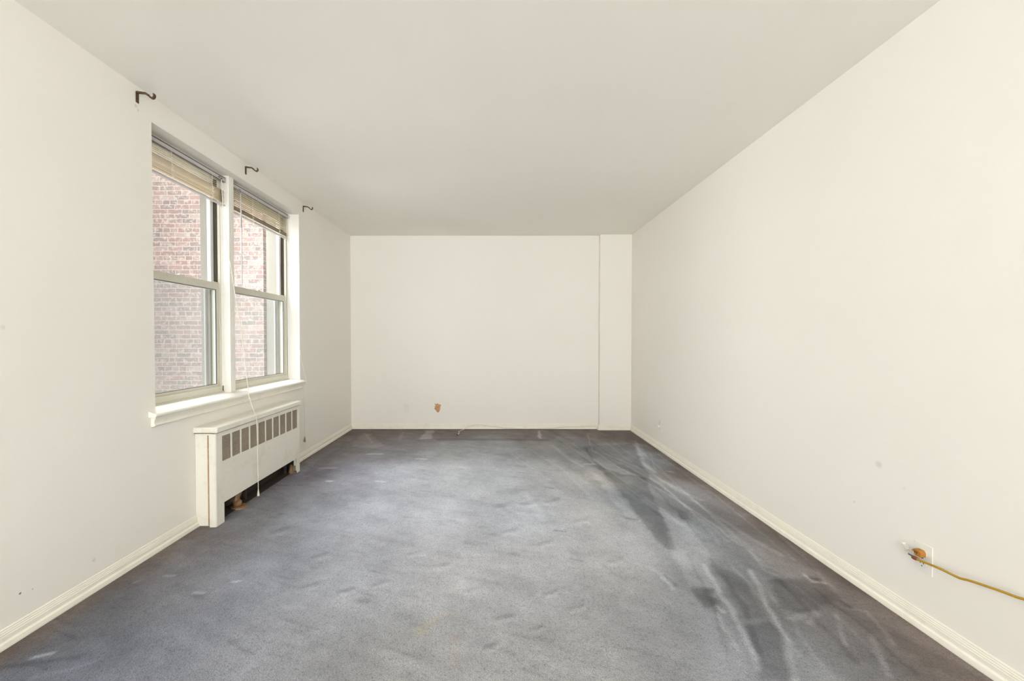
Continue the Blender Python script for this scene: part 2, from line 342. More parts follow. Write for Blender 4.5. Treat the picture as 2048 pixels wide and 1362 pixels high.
STROKES = [
([(1.102,4.980),(0.996,4.266),(1.084,3.759),(1.265,3.087),(1.333,2.692),(1.363,2.299)],0.019,16),
([(1.076,4.172),(1.324,3.549),(1.413,2.854),(1.472,2.386),(1.514,2.192)],0.031,13),
([(1.152,3.835),(1.299,3.268),(1.300,2.692),(1.251,2.299)],0.010,12),
([(0.940,4.363),(0.920,3.835),(0.955,3.616)],0.028,-16),
([(0.611,4.466),(0.701,3.914),(0.782,3.730)],0.038,12),
([(1.561,4.640),(1.357,3.759),(1.353,3.302),(1.456,2.943)],0.036,15),
([(1.555,4.172),(1.376,3.549),(1.385,3.191)],0.017,10),
([(1.386,2.244),(1.341,2.049),(1.374,2.005)],0.020,14),
([(1.266,2.049),(1.187,1.812),(1.125,1.624),(1.008,1.379)],0.026,22),
([(1.065,2.094),(1.011,1.812),(0.970,1.596),(0.920,1.426)],0.025,22),
([(0.933,1.728),(0.895,1.518)],0.013,16),
([(1.428,1.728),(1.315,1.543)],0.017,18),
([(1.565,1.728),(1.503,1.543)],0.013,14),
([(1.466,1.596),(1.352,1.404)],0.022,14),
([(1.206,1.697),(1.344,1.728),(1.276,1.667)],0.032,16),
([(0.776,2.071),(0.835,1.943)],0.014,10),
([(-0.638,4.709),(-0.068,4.709),(0.584,4.686)],0.093,-16),
([(-1.543,3.672),(-1.441,3.672)],0.057,22),
([(-1.266,4.118),(-1.146,4.118)],0.045,34),
([(-0.749,3.963),(-0.679,3.947)],0.041,26),
([(-1.363,3.336),(-1.334,3.336)],0.035,40),
([(-0.970,3.336),(-0.891,3.313)],0.029,20),
([(-1.675,1.485),(-1.634,1.504)],0.010,42),
([(-1.706,1.947),(-1.687,1.963)],0.012,26),
([(-1.615,2.005),(-1.566,2.005)],0.011,22),
([(-1.366,1.870),(-1.329,1.870)],0.009,26),
([(-1.242,1.955),(-1.223,1.955)],0.016,28),
([(1.508,2.005),(1.503,1.951),(1.553,1.939)],0.009,36),
([(1.518,1.980),(1.552,1.967)],0.012,-16),
([(1.518,1.812),(1.522,1.764)],0.009,-22),
([(1.513,1.754),(1.563,1.738)],0.013,14),
([(0.821,1.997),(0.835,1.915)],0.012,-22),
([(0.804,1.984),(0.813,1.892)],0.007,22),
([(0.945,1.771),(0.959,1.738)],0.008,34),
([(0.848,1.795),(0.920,1.745)],0.016,-14),
([(0.826,3.789),(0.890,3.789)],0.045,26),
([(1.487,3.589),(1.523,3.562)],0.033,22),
([(0.388,3.201),(0.438,3.169)],0.026,-22),
([(0.354,2.473),(0.406,2.460)],0.019,-20),
([(0.845,2.647),(0.902,2.624)],0.022,-22),
([(0.387,2.152),(0.441,2.132)],0.019,-14),
([(-1.741,1.437),(-1.571,1.475),(-1.518,1.494)],0.028,-14),
([(-1.587,1.394),(-1.501,1.426),(-1.436,1.466)],0.020,10),
([(0.198,3.087),(0.270,2.854),(0.295,2.617)],0.055,8),
([(0.067,3.087),(0.263,3.191)],0.107,-9),
([(0.028,2.854),(0.153,2.617)],0.044,-6),
([(0.351,4.266),(0.572,3.686),(0.692,3.037)],0.022,8),
([(0.141,4.172),(0.304,3.686),(0.440,3.360)],0.027,6),
([(-1.605,4.878),(-1.595,5.032),(-1.367,4.573)],0.030,12),
([(-1.111,4.732),(-1.144,5.086)],0.031,12),
([(0.703,4.694),(0.948,3.454),(1.075,2.645)],0.017,-11),
([(0.832,4.539),(1.039,3.293),(1.152,2.540)],0.012,11),
([(1.065,4.661),(1.226,3.244),(1.183,2.338)],0.016,-11),
([(1.213,4.609),(1.297,3.151),(1.312,2.345)],0.023,11),
([(1.299,4.625),(1.416,3.058),(1.402,2.252)],0.015,11),
([(1.509,4.672),(1.407,2.890),(1.373,2.083)],0.021,11),
([(1.614,4.500),(1.606,2.914),(1.553,2.143)],0.011,13),
([(1.784,4.602),(1.737,2.946),(1.591,2.045)],0.011,-11),
([(1.991,4.630),(1.747,2.800),(1.563,1.898)],0.014,13),
([(1.029,2.206),(0.944,1.802),(0.850,1.496)],0.018,-12),
([(1.123,2.150),(1.072,1.789),(0.964,1.492)],0.026,-12),
([(1.200,2.105),(1.175,1.782),(1.097,1.497)],0.017,12),
([(1.263,2.063),(1.214,1.703),(1.157,1.448)],0.010,9),
([(1.354,1.978),(1.314,1.678),(1.282,1.463)],0.025,-12),
([(1.391,1.920),(1.411,1.664),(1.384,1.433)],0.016,9),
([(1.471,1.900),(1.472,1.617),(1.450,1.411)],0.016,-12),
([(0.003,2.829),(0.045,2.854),(0.091,2.889)],0.069,-11),
([(0.013,2.771),(0.099,2.812)],0.033,8),
([(0.195,2.871),(0.239,2.898),(0.288,2.934)],0.053,-15),
([(0.201,2.812),(0.291,2.854)],0.034,8),
([(0.357,2.916),(0.403,2.943),(0.455,2.980)],0.037,-11),
([(0.360,2.854),(0.453,2.898)],0.053,8),
([(0.492,2.596),(0.534,2.617),(0.581,2.647)],0.029,-9),
([(0.492,2.547),(0.577,2.581)],0.028,8),
([(0.048,2.460),(0.084,2.480),(0.125,2.506)],0.026,-11),
([(0.056,2.416),(0.131,2.448)],0.038,8),
([(0.241,2.310),(0.277,2.327),(0.317,2.350)],0.023,-11),
([(0.246,2.271),(0.318,2.299)],0.022,8),
([(-0.146,1.873),(-0.119,1.885),(-0.090,1.900)],0.023,-9),
([(-0.137,1.848),(-0.082,1.866)],0.015,8),
([(0.012,1.688),(0.037,1.697),(0.065,1.710)],0.025,-11),
([(0.018,1.667),(0.070,1.682)],0.012,8),
([(0.131,1.629),(0.156,1.638),(0.183,1.649)],0.017,-11),
([(0.135,1.610),(0.186,1.624)],0.011,8),
([(0.217,1.855),(0.245,1.866),(0.277,1.881)],0.022,-15),
([(0.221,1.830),(0.279,1.848)],0.015,8),
([(-0.314,2.080),(-0.285,2.094),(-0.254,2.113)],0.028,-11),
([(-0.302,2.049),(-0.242,2.071)],0.027,8),
([(-0.574,1.931),(-0.549,1.943),(-0.522,1.959)],0.032,-11),
([(-0.559,1.904),(-0.506,1.923)],0.024,8),
([(-0.716,1.873),(-0.693,1.885),(-0.668,1.900)],0.030,-15),
([(-0.700,1.848),(-0.650,1.866)],0.022,8),
([(-0.894,1.911),(-0.871,1.923),(-0.847,1.939)],0.024,-11),
([(-0.874,1.885),(-0.825,1.904)],0.023,8),
([(-0.466,2.202),(-0.437,2.218),(-0.405,2.239)],0.021,-11),
([(-0.450,2.167),(-0.389,2.192)],0.020,8),
([(-0.045,1.536),(-0.023,1.543),(0.002,1.554)],0.010,-11),
([(-0.039,1.518),(0.007,1.531)],0.010,8),
([(0.312,1.751),(0.339,1.761),(0.370,1.774)],0.020,-9),
([(0.314,1.728),(0.370,1.745)],0.013,8),
([(0.585,2.127),(0.620,2.142),(0.660,2.162)],0.019,-9),
([(0.583,2.094),(0.654,2.118)],0.029,8),
([(-1.327,2.460),(-1.301,2.480),(-1.275,2.506)],0.052,-11),
([(-1.294,2.416),(-1.237,2.448)],0.038,8),
([(-0.963,2.177),(-0.938,2.192),(-0.912,2.212)],0.031,-15),
([(-0.940,2.142),(-0.885,2.167)],0.020,8),
]
POLYS = [
([(0.909,3.789),(1.054,3.509),(1.235,3.421),(1.135,2.943),(1.047,2.513),(0.982,2.244),(0.940,2.255),(0.928,2.480),(0.935,2.854),(0.924,3.138)],-26),
([(0.821,3.549),(0.878,3.483),(0.908,2.771),(0.918,2.581),(0.843,2.692),(0.821,3.037)],16),
([(1.103,2.771),(1.184,2.513),(1.140,2.192),(1.020,1.904),(0.893,1.915),(0.941,2.192)],14),
([(0.869,4.404),(1.489,4.508),(1.245,3.336),(1.059,3.835)],-12),
([(1.527,4.573),(1.583,4.466),(1.402,3.759),(1.300,3.037),(1.263,3.384),(1.374,3.914)],14),
([(1.297,1.963),(1.564,1.984),(1.533,1.830),(1.302,1.728),(1.219,1.761)],-18),
([(0.905,1.892),(1.009,1.892),(0.965,1.784),(0.881,1.764)],-26),
([(1.008,1.667),(1.136,1.676),(1.037,1.415),(0.969,1.371),(0.898,1.371)],-22),
([(1.141,2.094),(1.190,1.963),(1.113,1.697),(1.010,1.697),(1.062,1.885)],-12),
([(1.221,2.812),(1.258,2.707),(1.239,2.617),(1.182,2.632)],-20),
([(1.220,2.493),(1.271,2.416),(1.251,2.299),(1.197,2.356)],-12),
([(-0.875,5.169),(-0.769,5.169),(-0.744,4.732),(-0.870,4.732)],34),
([(0.519,5.169),(0.550,5.169),(0.529,4.756),(0.495,4.756)],44),
([(0.320,5.086),(0.513,5.114),(0.489,4.756),(0.311,4.756)],-6),
([(-1.578,4.980),(-1.506,4.980),(-1.199,4.424),(-1.293,4.324),(-1.530,4.404),(-1.588,4.573)],16),
([(-1.625,3.421),(-1.668,3.914),(-1.632,4.466),(-1.527,3.686)],-8),
([(1.458,1.848),(1.514,1.638),(1.506,1.697),(1.470,1.728)],-14),
]
def carpet():
    x0, x1, y0, y1 = XL-0.02, XR+0.02, YR, YB
    nx = 300
    xs = np.linspace(x0, x1, nx); ys = np.concatenate([np.linspace(y0, 0.8, 160)[:-1], np.linspace(0.8, y1, 450)]); ny = len(ys)
    X, Y = np.meshgrid(xs, ys)
    # soiling and worn areas, with the room's light gradient put into the colours
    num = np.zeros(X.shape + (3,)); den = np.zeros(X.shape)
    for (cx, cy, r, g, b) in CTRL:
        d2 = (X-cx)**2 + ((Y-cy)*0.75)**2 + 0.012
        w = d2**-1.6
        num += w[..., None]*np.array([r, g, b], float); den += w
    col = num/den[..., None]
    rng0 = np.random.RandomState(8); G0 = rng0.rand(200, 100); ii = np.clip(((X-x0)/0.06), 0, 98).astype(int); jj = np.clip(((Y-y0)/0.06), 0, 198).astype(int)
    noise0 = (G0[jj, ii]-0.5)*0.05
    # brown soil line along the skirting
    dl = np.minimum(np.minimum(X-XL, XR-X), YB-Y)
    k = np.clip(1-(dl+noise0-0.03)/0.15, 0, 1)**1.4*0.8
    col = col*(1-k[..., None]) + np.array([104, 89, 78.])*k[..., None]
    rng = np.random.RandomState(3)
    def noise(step):
        gx = int((x1-x0)/step)+3; gy = int((y1-y0)/step)+3
        G = rng.rand(gy, gx)
        u = (X-x0)/step; v = (Y-y0)/step
        i = u.astype(int); j = v.astype(int); fu = u-i; fv = v-j
        fu = fu*fu*(3-2*fu); fv = fv*fv*(3-2*fv)
        return (G[j,i]*(1-fu)*(1-fv)+G[j,i+1]*fu*(1-fv)+G[j+1,i]*(1-fu)*fv+G[j+1,i+1]*fu*fv)-0.5
    jx = noise(0.09)*0.05 + noise(0.035)*0.025; jy = noise(0.09)*0.05 + noise(0.035)*0.025
    delta = np.zeros(X.shape)
    for pts, wd, d in STROKES:
        best = np.full(X.shape, 9.)
        for (ax, ay), (bx_, by_) in zip(pts, pts[1:]):
            vx, vy = bx_-ax, by_-ay; L = vx*vx+vy*vy+1e-9
            t = np.clip(((X-ax)*vx+(Y-ay)*vy)/L, 0, 1)
            best = np.minimum(best, np.hypot(X+jx*0.3-ax-t*vx, Y+jy*0.3-ay-t*vy))
        h = max(wd*0.5, 0.009)
        delta += 1.3*d*np.clip(1.5-best/h, 0, 1)
    for pts, d in POLYS:
        P = pts; inside = np.zeros(X.shape, bool); dist = np.full(X.shape, 9.)
        PX = X+jx*0.5; PY = Y+jy*0.5
        for (ax, ay), (bx_, by_) in zip(P, P[1:]+P[:1]):
            c = ((ay > PY) != (by_ > PY)) & (PX < (bx_-ax)*(PY-ay)/((by_-ay) or 1e-9)+ax); inside ^= c
            vx, vy = bx_-ax, by_-ay; L = vx*vx+vy*vy+1e-9
            t = np.clip(((PX-ax)*vx+(PY-ay)*vy)/L, 0, 1)
            dist = np.minimum(dist, np.hypot(PX-ax-t*vx, PY-ay-t*vy))
        s = np.where(inside, dist, -dist)
        delta += 1.15*d*np.clip(s/0.022+0.5, 0, 1)
    delta += noise(0.45)*12 + noise(0.22)*14 + noise(0.10)*11 + noise(0.045)*8
    # brushed nap: long soft streaks running up the room, with crisp-edged patches on the right
    def streaks(ang, along, across, seed):
        r2 = np.random.RandomState(seed); G = r2.rand(400, 400)
        ca_, sa_ = math.cos(ang), math.sin(ang)
        u = (X*ca_+Y*sa_)/across+200; v = (-X*sa_+Y*ca_)/along+200
        i = np.floor(u).astype(int) % 399; j = np.floor(v).astype(int) % 399; fu = u-np.floor(u); fv = v-np.floor(v)
        fu = fu*fu*(3-2*fu); fv = fv*fv*(3-2*fv)
        return (G[j,i]*(1-fu)*(1-fv)+G[j,i+1]*fu*(1-fv)+G[j+1,i]*(1-fu)*fv+G[j+1,i+1]*fu*fv)-0.5
    right = np.clip((X-0.1)/0.7, 0, 1)
    s1 = streaks(0.30, 0.75, 0.075, 5); s2 = streaks(-0.25, 0.5, 0.11, 6); s3 = streaks(1.15, 0.22, 0.05, 9)
    delta += right*(np.clip(s1*5, -1, 1)*7 + np.clip(s2*4, -1, 1)*6) + (1-right)*(s3*12 + s1*5)
    wr = streaks(1.2, 0.10, 0.02, 12); delta -= np.clip(wr-0.30, 0, 1)*90*(1-right*0.6)
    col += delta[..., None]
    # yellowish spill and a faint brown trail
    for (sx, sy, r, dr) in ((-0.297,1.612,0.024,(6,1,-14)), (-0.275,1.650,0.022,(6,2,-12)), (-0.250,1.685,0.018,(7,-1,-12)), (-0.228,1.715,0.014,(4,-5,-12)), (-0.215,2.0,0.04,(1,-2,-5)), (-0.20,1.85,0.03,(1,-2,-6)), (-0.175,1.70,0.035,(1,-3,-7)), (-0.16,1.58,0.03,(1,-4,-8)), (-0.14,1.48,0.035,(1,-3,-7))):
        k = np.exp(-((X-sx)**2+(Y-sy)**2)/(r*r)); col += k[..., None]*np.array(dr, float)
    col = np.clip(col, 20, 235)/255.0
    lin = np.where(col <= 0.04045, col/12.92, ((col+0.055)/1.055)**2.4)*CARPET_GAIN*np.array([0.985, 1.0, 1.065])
    me = bpy.data.meshes.new('floor')
    z = noise(0.25)*0.002 + noise(0.06)*0.0015
    co = np.stack([X, Y, z], -1).reshape(-1, 3)
    idx = np.arange(nx*ny).reshape(ny, nx)
    q = np.stack([idx[:-1,:-1], idx[:-1,1:], idx[1:,1:], idx[1:,:-1]], -1).reshape(-1, 4)
    me.vertices.add(len(co)); me.vertices.foreach_set('co', co.ravel())
    me.loops.add(q.size); me.loops.foreach_set('vertex_index', q.ravel().astype(np.int32))
    me.polygons.add(len(q)); me.polygons.foreach_set('loop_start', np.arange(0, q.size, 4, dtype=np.int32))
    me.update(calc_edges=True)
    me.polygons.foreach_set('use_smooth', np.ones(len(q), bool))
    ca = me.color_attributes.new('wear_light', 'FLOAT_COLOR', 'POINT')
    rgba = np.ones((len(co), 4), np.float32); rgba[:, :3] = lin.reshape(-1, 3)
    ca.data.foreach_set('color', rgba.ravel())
    me.validate()
    o = bpy.data.objects.new('floor', me); C.objects.link(o)
    m, n, l, b = new_mat('blue_grey_carpet')
    b.inputs['Roughness'].default_value = 1.0; b.inputs['Specular IOR Level'].default_value = 0.05
    b.inputs['Sheen Weight'].default_value = 0.12
    at = n.new('ShaderNodeAttribute'); at.attribute_name = 'wear_light'
    geo = n.new('ShaderNodeNewGeometry')
    f1 = n.new('ShaderNodeTexNoise'); f1.inputs['Scale'].default_value = 240; f1.inputs['Detail'].default_value = 3; f1.inputs['Roughness'].default_value = 0.7
    f2 = n.new('ShaderNodeTexNoise'); f2.inputs['Scale'].default_value = 28; f2.inputs['Detail'].default_value = 5
    vo = n.new('ShaderNodeTexVoronoi'); vo.inputs['Scale'].default_value = 190
    for t in (f1, f2, vo): l.new(geo.outputs['Position'], t.inputs['Vector'])
    mr = n.new('ShaderNodeMapRange'); mr.inputs['From Min'].default_value = 0.34; mr.inputs['From Max'].default_value = 0.66
    mr.inputs['To Min'].default_value = 0.70; mr.inputs['To Max'].default_value = 1.28
    l.new(f1.outputs['Fac'], mr.inputs['Value'])
    mr2 = n.new('ShaderNodeMapRange'); mr2.inputs['From Min'].default_value = 0.3; mr2.inputs['From Max'].default_value = 0.7
    mr2.inputs['To Min'].default_value = 0.93; mr2.inputs['To Max'].default_value = 1.07
    l.new(f2.outputs['Fac'], mr2.inputs['Value'])
    mu0 = n.new('ShaderNodeMath'); mu0.operation = 'MULTIPLY'; l.new(mr.outputs[0], mu0.inputs[0]); l.new(mr2.outputs[0], mu0.inputs[1])
    f3 = n.new('ShaderNodeTexNoise'); f3.inputs['Scale'].default_value = 85; f3.inputs['Detail'].default_value = 2; l.new(geo.outputs['Position'], f3.inputs['Vector'])
    mr3 = n.new('ShaderNodeMapRange'); mr3.inputs['From Min'].default_value = 0.30; mr3.inputs['From Max'].default_value = 0.48
    mr3.inputs['To Min'].default_value = 0.78; mr3.inputs['To Max'].default_value = 1.02; l.new(f3.outputs['Fac'], mr3.inputs['Value'])
    mu = n.new('ShaderNodeMath'); mu.operation = 'MULTIPLY'; l.new(mu0.outputs[0], mu.inputs[0]); l.new(mr3.outputs[0], mu.inputs[1])
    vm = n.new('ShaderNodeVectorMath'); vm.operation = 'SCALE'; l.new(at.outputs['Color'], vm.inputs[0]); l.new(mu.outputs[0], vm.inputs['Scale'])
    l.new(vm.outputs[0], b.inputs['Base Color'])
    b1 = n.new('ShaderNodeBump'); b1.inputs['Strength'].default_value = 0.55; b1.inputs['Distance'].default_value = 0.003
    l.new(vo.outputs['Distance'], b1.inputs['Height'])
    b2 = n.new('ShaderNodeBump'); b2.inputs['Strength'].default_value = 0.7; b2.inputs['Distance'].default_value = 0.007
    l.new(f2.outputs['Fac'], b2.inputs['Height']); l.new(b2.outputs[0], b1.inputs['Normal'])
    l.new(b1.outputs[0], b.inputs['Normal'])
    me.materials.append(m)
    return o
CARPET_GAIN = 0.92
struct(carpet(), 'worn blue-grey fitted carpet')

# ------------------------------------------------------------------ room shell
bm = B(); bx(bm, XL-0.1, XR+0.3, YR-0.3, YB+0.3, -0.25, -0.02); struct(obj('floor', bm, m_wall), 'slab under the carpet')
bm = B(); bx(bm, XO, XR+0.12, YR-0.2, YB+0.2, HT, HT+0.15); struct(obj('ceiling', bm, m_ceil), 'pale grey-white painted ceiling')
bm = B(); bx(bm, XL, XR+0.1, YB, YB+0.12, -0.02, HT); struct(obj('wall_back', bm, m_wall), 'off-white end wall')
bm = B(); bx(bm, 1.302, XR, 5.205, YB, -0.02, HT); struct(obj('wall_column', bm, m_wall, bevel=0.004), 'shallow boxed pier in the right corner of the end wall')
bm = B(); bx(bm, XR, XR+0.12, YR-0.1, YB, -0.02, HT); struct(obj('wall_right', bm, m_wall_right), 'bare off-white right wall')
XM = -2.04
bm = B()
bx(bm, XM, XL, YR-0.1, OY0, -0.02, HT)
bx(bm, XM, XL, OY1, YB+0.12, -0.02, HT)
bx(bm, XM, XL, OY0, OY1, -0.02, OZ0-0.04)
bx(bm, XM, XL, OY0, OY1, OZ1, HT)
bmesh.ops.remove_doubles(bm, verts=bm.verts, dist=1e-5)
struct(obj('wall_left', bm, m_wall_left), 'off-white left wall with the window recess')
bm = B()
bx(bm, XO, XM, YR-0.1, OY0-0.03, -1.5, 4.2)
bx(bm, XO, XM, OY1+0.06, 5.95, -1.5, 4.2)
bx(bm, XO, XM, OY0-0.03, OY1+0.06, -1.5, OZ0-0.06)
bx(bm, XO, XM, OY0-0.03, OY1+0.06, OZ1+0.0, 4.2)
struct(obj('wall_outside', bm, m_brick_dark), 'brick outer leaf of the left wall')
# wall behind the camera with an unseen window added for the fill lamp
bm = B()
bx(bm, XL, -1.40, YR-0.1, YR, -0.02, HT); bx(bm, 1.20, XR, YR-0.1, YR, -0.02, HT)
bx(bm, -1.40, 1.20, YR-0.1, YR, -0.02, 0.78); bx(bm, -1.40, 1.20, YR-0.1, YR, 2.32, HT)
struct(obj('wall_front', bm, m_wall), 'wall behind the camera')
bm = B()
for a, b2, c, d in ((-1.40,-1.35,0.78,2.32),(1.15,1.20,0.78,2.32),(-0.13,-0.07,0.83,2.27),(-1.35,1.15,0.78,0.83),(-1.35,1.15,2.27,2.32)):
    bx(bm, a, b2, YR-0.07, YR-0.03, c, d)
struct(obj('window_rear_added', bm, m_sash), 'unseen window added behind the camera for the fill lamp')

# skirting: board with ridged cap and a shoe strip
def skirt_prof(s, x):
    """profile for a wall face at x, s=+1 board grows towards +x"""
    pr = [(0,0),(0.024,0),(0.024,0.006),(0.021,0.020),(0.0135,0.024),(0.0125,0.026),(0.0125,0.042),(0.0105,0.045),(0.0105,0.050),
          (0.0075,0.052),(0.0075,0.057),(0.0045,0.059),(0.0045,0.064),(0.002,0.067),(0,0.068)]
    return [(x+s*u, z) for u, z in pr]
def skirting(name, pieces, label):
    bm = B()
    for axis, prof, a0, a1 in pieces: prism(bm, prof, axis, a0, a1)
    return struct(obj(name, bm, m_trim), label)
skirting('baseboard_left', [('y', skirt_prof(1, XL), YR, 2.532), ('y', skirt_prof(1, XL), 3.60, YB)], 'cream ridged skirting along the window wall')
skirting('baseboard_right', [('y', skirt_prof(-1, XR), YR, YB)], 'cream ridged skirting along the right wall')
skirting('baseboard_back', [('x', skirt_prof(-1, YB), XL, 1.302)], 'cream skirting along the end wall')
skirting('baseboard_column', [('x', skirt_prof(-1, 5.205), 1.290, XR), ('y', skirt_prof(-1, 1.302), 5.195, YB)], 'cream skirting round the corner pier')
skirting('baseboard_front', [('x', skirt_prof(1, YR), XL, XR)], 'skirting behind the camera')

# ------------------------------------------------------------------ windows
def window_unit(name, y0, y1, label, far_casing=-2.092):
    root = bpy.data.objects.new(name, None); C.objects.link(root); root.location = (-2.0, (y0+y1)/2, OZ0)
    root['kind'] = 'structure'; root['label'] = label
    z0, z1 = OZ0, OZ1-0.005
    def add(nm, bm, mat, par=root, **k):
        o = obj(nm, bm, mat, None, **k); o.parent = par
        if par is root: o.matrix_parent_inverse = Matrix.Translation(-root.location)
        return o
    # frame: stepped jambs, head, sill nose
    bm = B()
    for s, ye in ((1, y0), (-1, y1)):
        def j(a, b): return (min(ye+s*a, ye+s*b), max(ye+s*a, ye+s*b))
        for xa, xb, w in ((-1.975,-1.958,0.022),(-2.000,-1.975,0.016),(-2.030,-2.020,0.014)):
            c, d = j(0, w); bx(bm, xa, xb, c, d, z0, z1)
        c, d = j(0, 0.012); bx(bm, -2.030, -1.958, c, d, z0, z1)
    bx(bm, -1.972, -1.955, y0+0.012, y1-0.012, z0, z0+0.050)
    bx(bm, -2.092, -1.972, y0+0.012, y1-0.012, z0, z0+0.030)
    bx(bm, -1.962, -1.948, y0, y1, z0+0.0, z0+0.012)
    bx(bm, -2.092, -1.960, y0+0.012, y1-0.012, z1-0.030, z1)
    fr = add('window_frame', bm, m_alum, bevel=0.0012)
    bm = B()
    bx(bm, -2.092, -2.030, y0, y0+0.028, z0, z1); bx(bm, far_casing, -2.030, y1-0.028, y1, z0, z1)
    add('outer_casing', bm, m_panning, fr)
    # dark weather strips in the tracks
    for s, ye in ((1, y0), (-1, y1)):
        bm = B()
        ya, yb = sorted((ye+s*0.012, ye+s*0.0185)); bx(bm, -2.018, -2.003, ya, yb, 1.545, z1-0.03)
        ya, yb = sorted((ye+s*0.016, ye+s*0.024)); bx(bm, -1.998, -1.981, ya, yb, 1.547, z1-0.03)
        o = add('weather_strip', bm, m_strip); o['label'] = 'dark strip in the sash track'
    # upper sash (outer track)
    bm = B()
    bx(bm, -2.030, -2.006, y0+0.016, y0+0.050, 1.498, z1-0.030); bx(bm, -2.030, -2.006, y1-0.050, y1-0.016, 1.498, z1-0.030)
    bx(bm, -2.030, -2.006, y0+0.050, y1-0.050, z1-0.075, z1-0.030); bx(bm, -2.030, -2.006, y0+0.050, y1-0.050, 1.498, 1.528)
    us = add('upper_sash', bm, m_sash, bevel=0.0015)
    bm = B(); bx(bm, -2.020, -2.016, y0+0.048, y1-0.048, 1.526, z1-0.073)
    add('pane', bm, m_glass, us)
    # lower sash (inner track)
    ls_z0, ls_z1 = z0+0.048, 1.547
    bm = B()
    bx(bm, -1.996, -1.968, y0+0.020, y0+0.052, ls_z0, ls_z1); bx(bm, -1.996, -1.968, y1-0.052, y1-0.020, ls_z0, ls_z1)
    bx(bm, -1.996, -1.966, y0+0.052, y1-0.052, 1.497, ls_z1); bx(bm, -1.996, -1.964, y0+0.052, y1-0.052, ls_z0, ls_z0+0.018)
    ls = add('lower_sash', bm, m_alum, bevel=0.0015)
    bm = B(); bx(bm, -1.990, -1.986, y0+0.050, y1-0.050, ls_z0+0.016, 1.499)
    add('pane', bm, m_glass_low, ls)
    bm = B()   # gasket line round the lower pane
    t = 0.0035
    for a, b_, c, d in ((y0+0.052,y0+0.052+t,ls_z0+0.018,1.497),(y1-0.052-t,y1-0.052,ls_z0+0.018,1.497),
                        (y0+0.052,y1-0.052,ls_z0+0.018,ls_z0+0.018+t),(y0+0.052,y1-0.052,1.497-t,1.497)):
        bx(bm, -1.974, -1.969, a, b_, c, d)
    o = add('gasket', bm, m_gask, ls); o['label'] = 'dark gasket'
    # white inner bead behind the lower pane
    bm = B()
    bx(bm, -1.9855, -1.976, y1-0.0535, y1-0.0515, ls_z0+0.02, 1.494); bx(bm, -1.9855, -1.976, y0+0.0515, y0+0.0535, ls_z0+0.02, 1.494)
    add('glazing_bead', bm, m_sash, ls)
    # sash lock and tilt latches on the meeting rail
    ym = (y0+y1)/2
    bm = B(); bx(bm, -1.995, -1.970, ym-0.022, ym+0.022, ls_z1, ls_z1+0.006); tube(bm, [(-1.983,ym,ls_z1+0.005),(-1.983,ym,ls_z1+0.013)], 0.009, 12)
    bx(bm, -1.984, -1.962, ym+0.002, ym+0.012, ls_z1+0.009, ls_z1+0.014)
    add('sash_lock', bm, m_alum, ls, bevel=0.001)
    for yy in (y0+0.042, y1-0.042):
        bm = B(); bx(bm, -1.992, -1.972, yy-0.02, yy+0.02, ls_z1, ls_z1+0.0045)
        o = add('tilt_latch', bm, m_latch, ls, bevel=0.001); o['label'] = 'yellowed latch'
    # insect screen outside the lower half
    bm = B()
    for a, b_, c, d in ((y0+0.028,y0+0.044,z0+0.03,1.53),(y1-0.044,y1-0.028,z0+0.03,1.53),(y0+0.044,y1-0.044,z0+0.03,z0+0.046),(y0+0.044,y1-0.044,1.512,1.53)):
        bx(bm, -2.062, -2.052, a, b_, c, d)
    sf = add('screen_frame', bm, m_head)
    bm = B(); bx(bm, -2.0575, -2.0565, y0+0.042, y1-0.042, z0+0.044, 1.514)
    add('insect_screen', bm, m_screen, sf)
    return root
m_latch = paint('latch_yellowed', (0.62, 0.48, 0.26, 1), rough=0.5)
window_unit('window_1', OY0, MY0+0.002, 'near double-hung window of the pair')
window_unit('window_2', MY1-0.002, OY1, 'far double-hung window of the pair', -2.137)
# mullion post between the windows
bm = B()
bx(bm, -1.957, -1.912, MY0, MY1, OZ0, OZ1); bx(bm, -2.10, -1.957, MY0+0.004, MY1-0.004, OZ0, OZ1)
prism(bm, [(-1.9122,MY0-0.000),(-1.905,MY0+0.003),(-1.905,MY0+0.012),(-1.912,MY0+0.014)], 'z', OZ0, OZ1)
prism(bm, [(-1.912,MY0+0.016),(-1.9055,MY0+0.018),(-1.9055,MY1),(-1.912,MY1)], 'z', OZ0, OZ1)
prism(bm, [(-1.9575,MY0-0.016),(-1.944,MY0+0.001),(-1.9575,MY0+0.001)], 'z', OZ0+0.05, OZ1)  # sloped corner fillet added to catch light beside the post
struct(obj('trim_1', bm, m_sill, bevel=0.0015), 'painted post between the two windows')
# flat stops on the reveal in front of the frames
bm = B(); bx(bm, -2.0, -1.957, OY1-0.006, OY1, OZ0, OZ1); bx(bm, -2.0, -1.957, OY0, OY0+0.006, OZ0, OZ1)
bx(bm, -1.962, -1.948, OY0, OY1, OZ1-0.012, OZ1)
struct(obj('trim_2', bm, m_sill), 'narrow stops round the window recess')
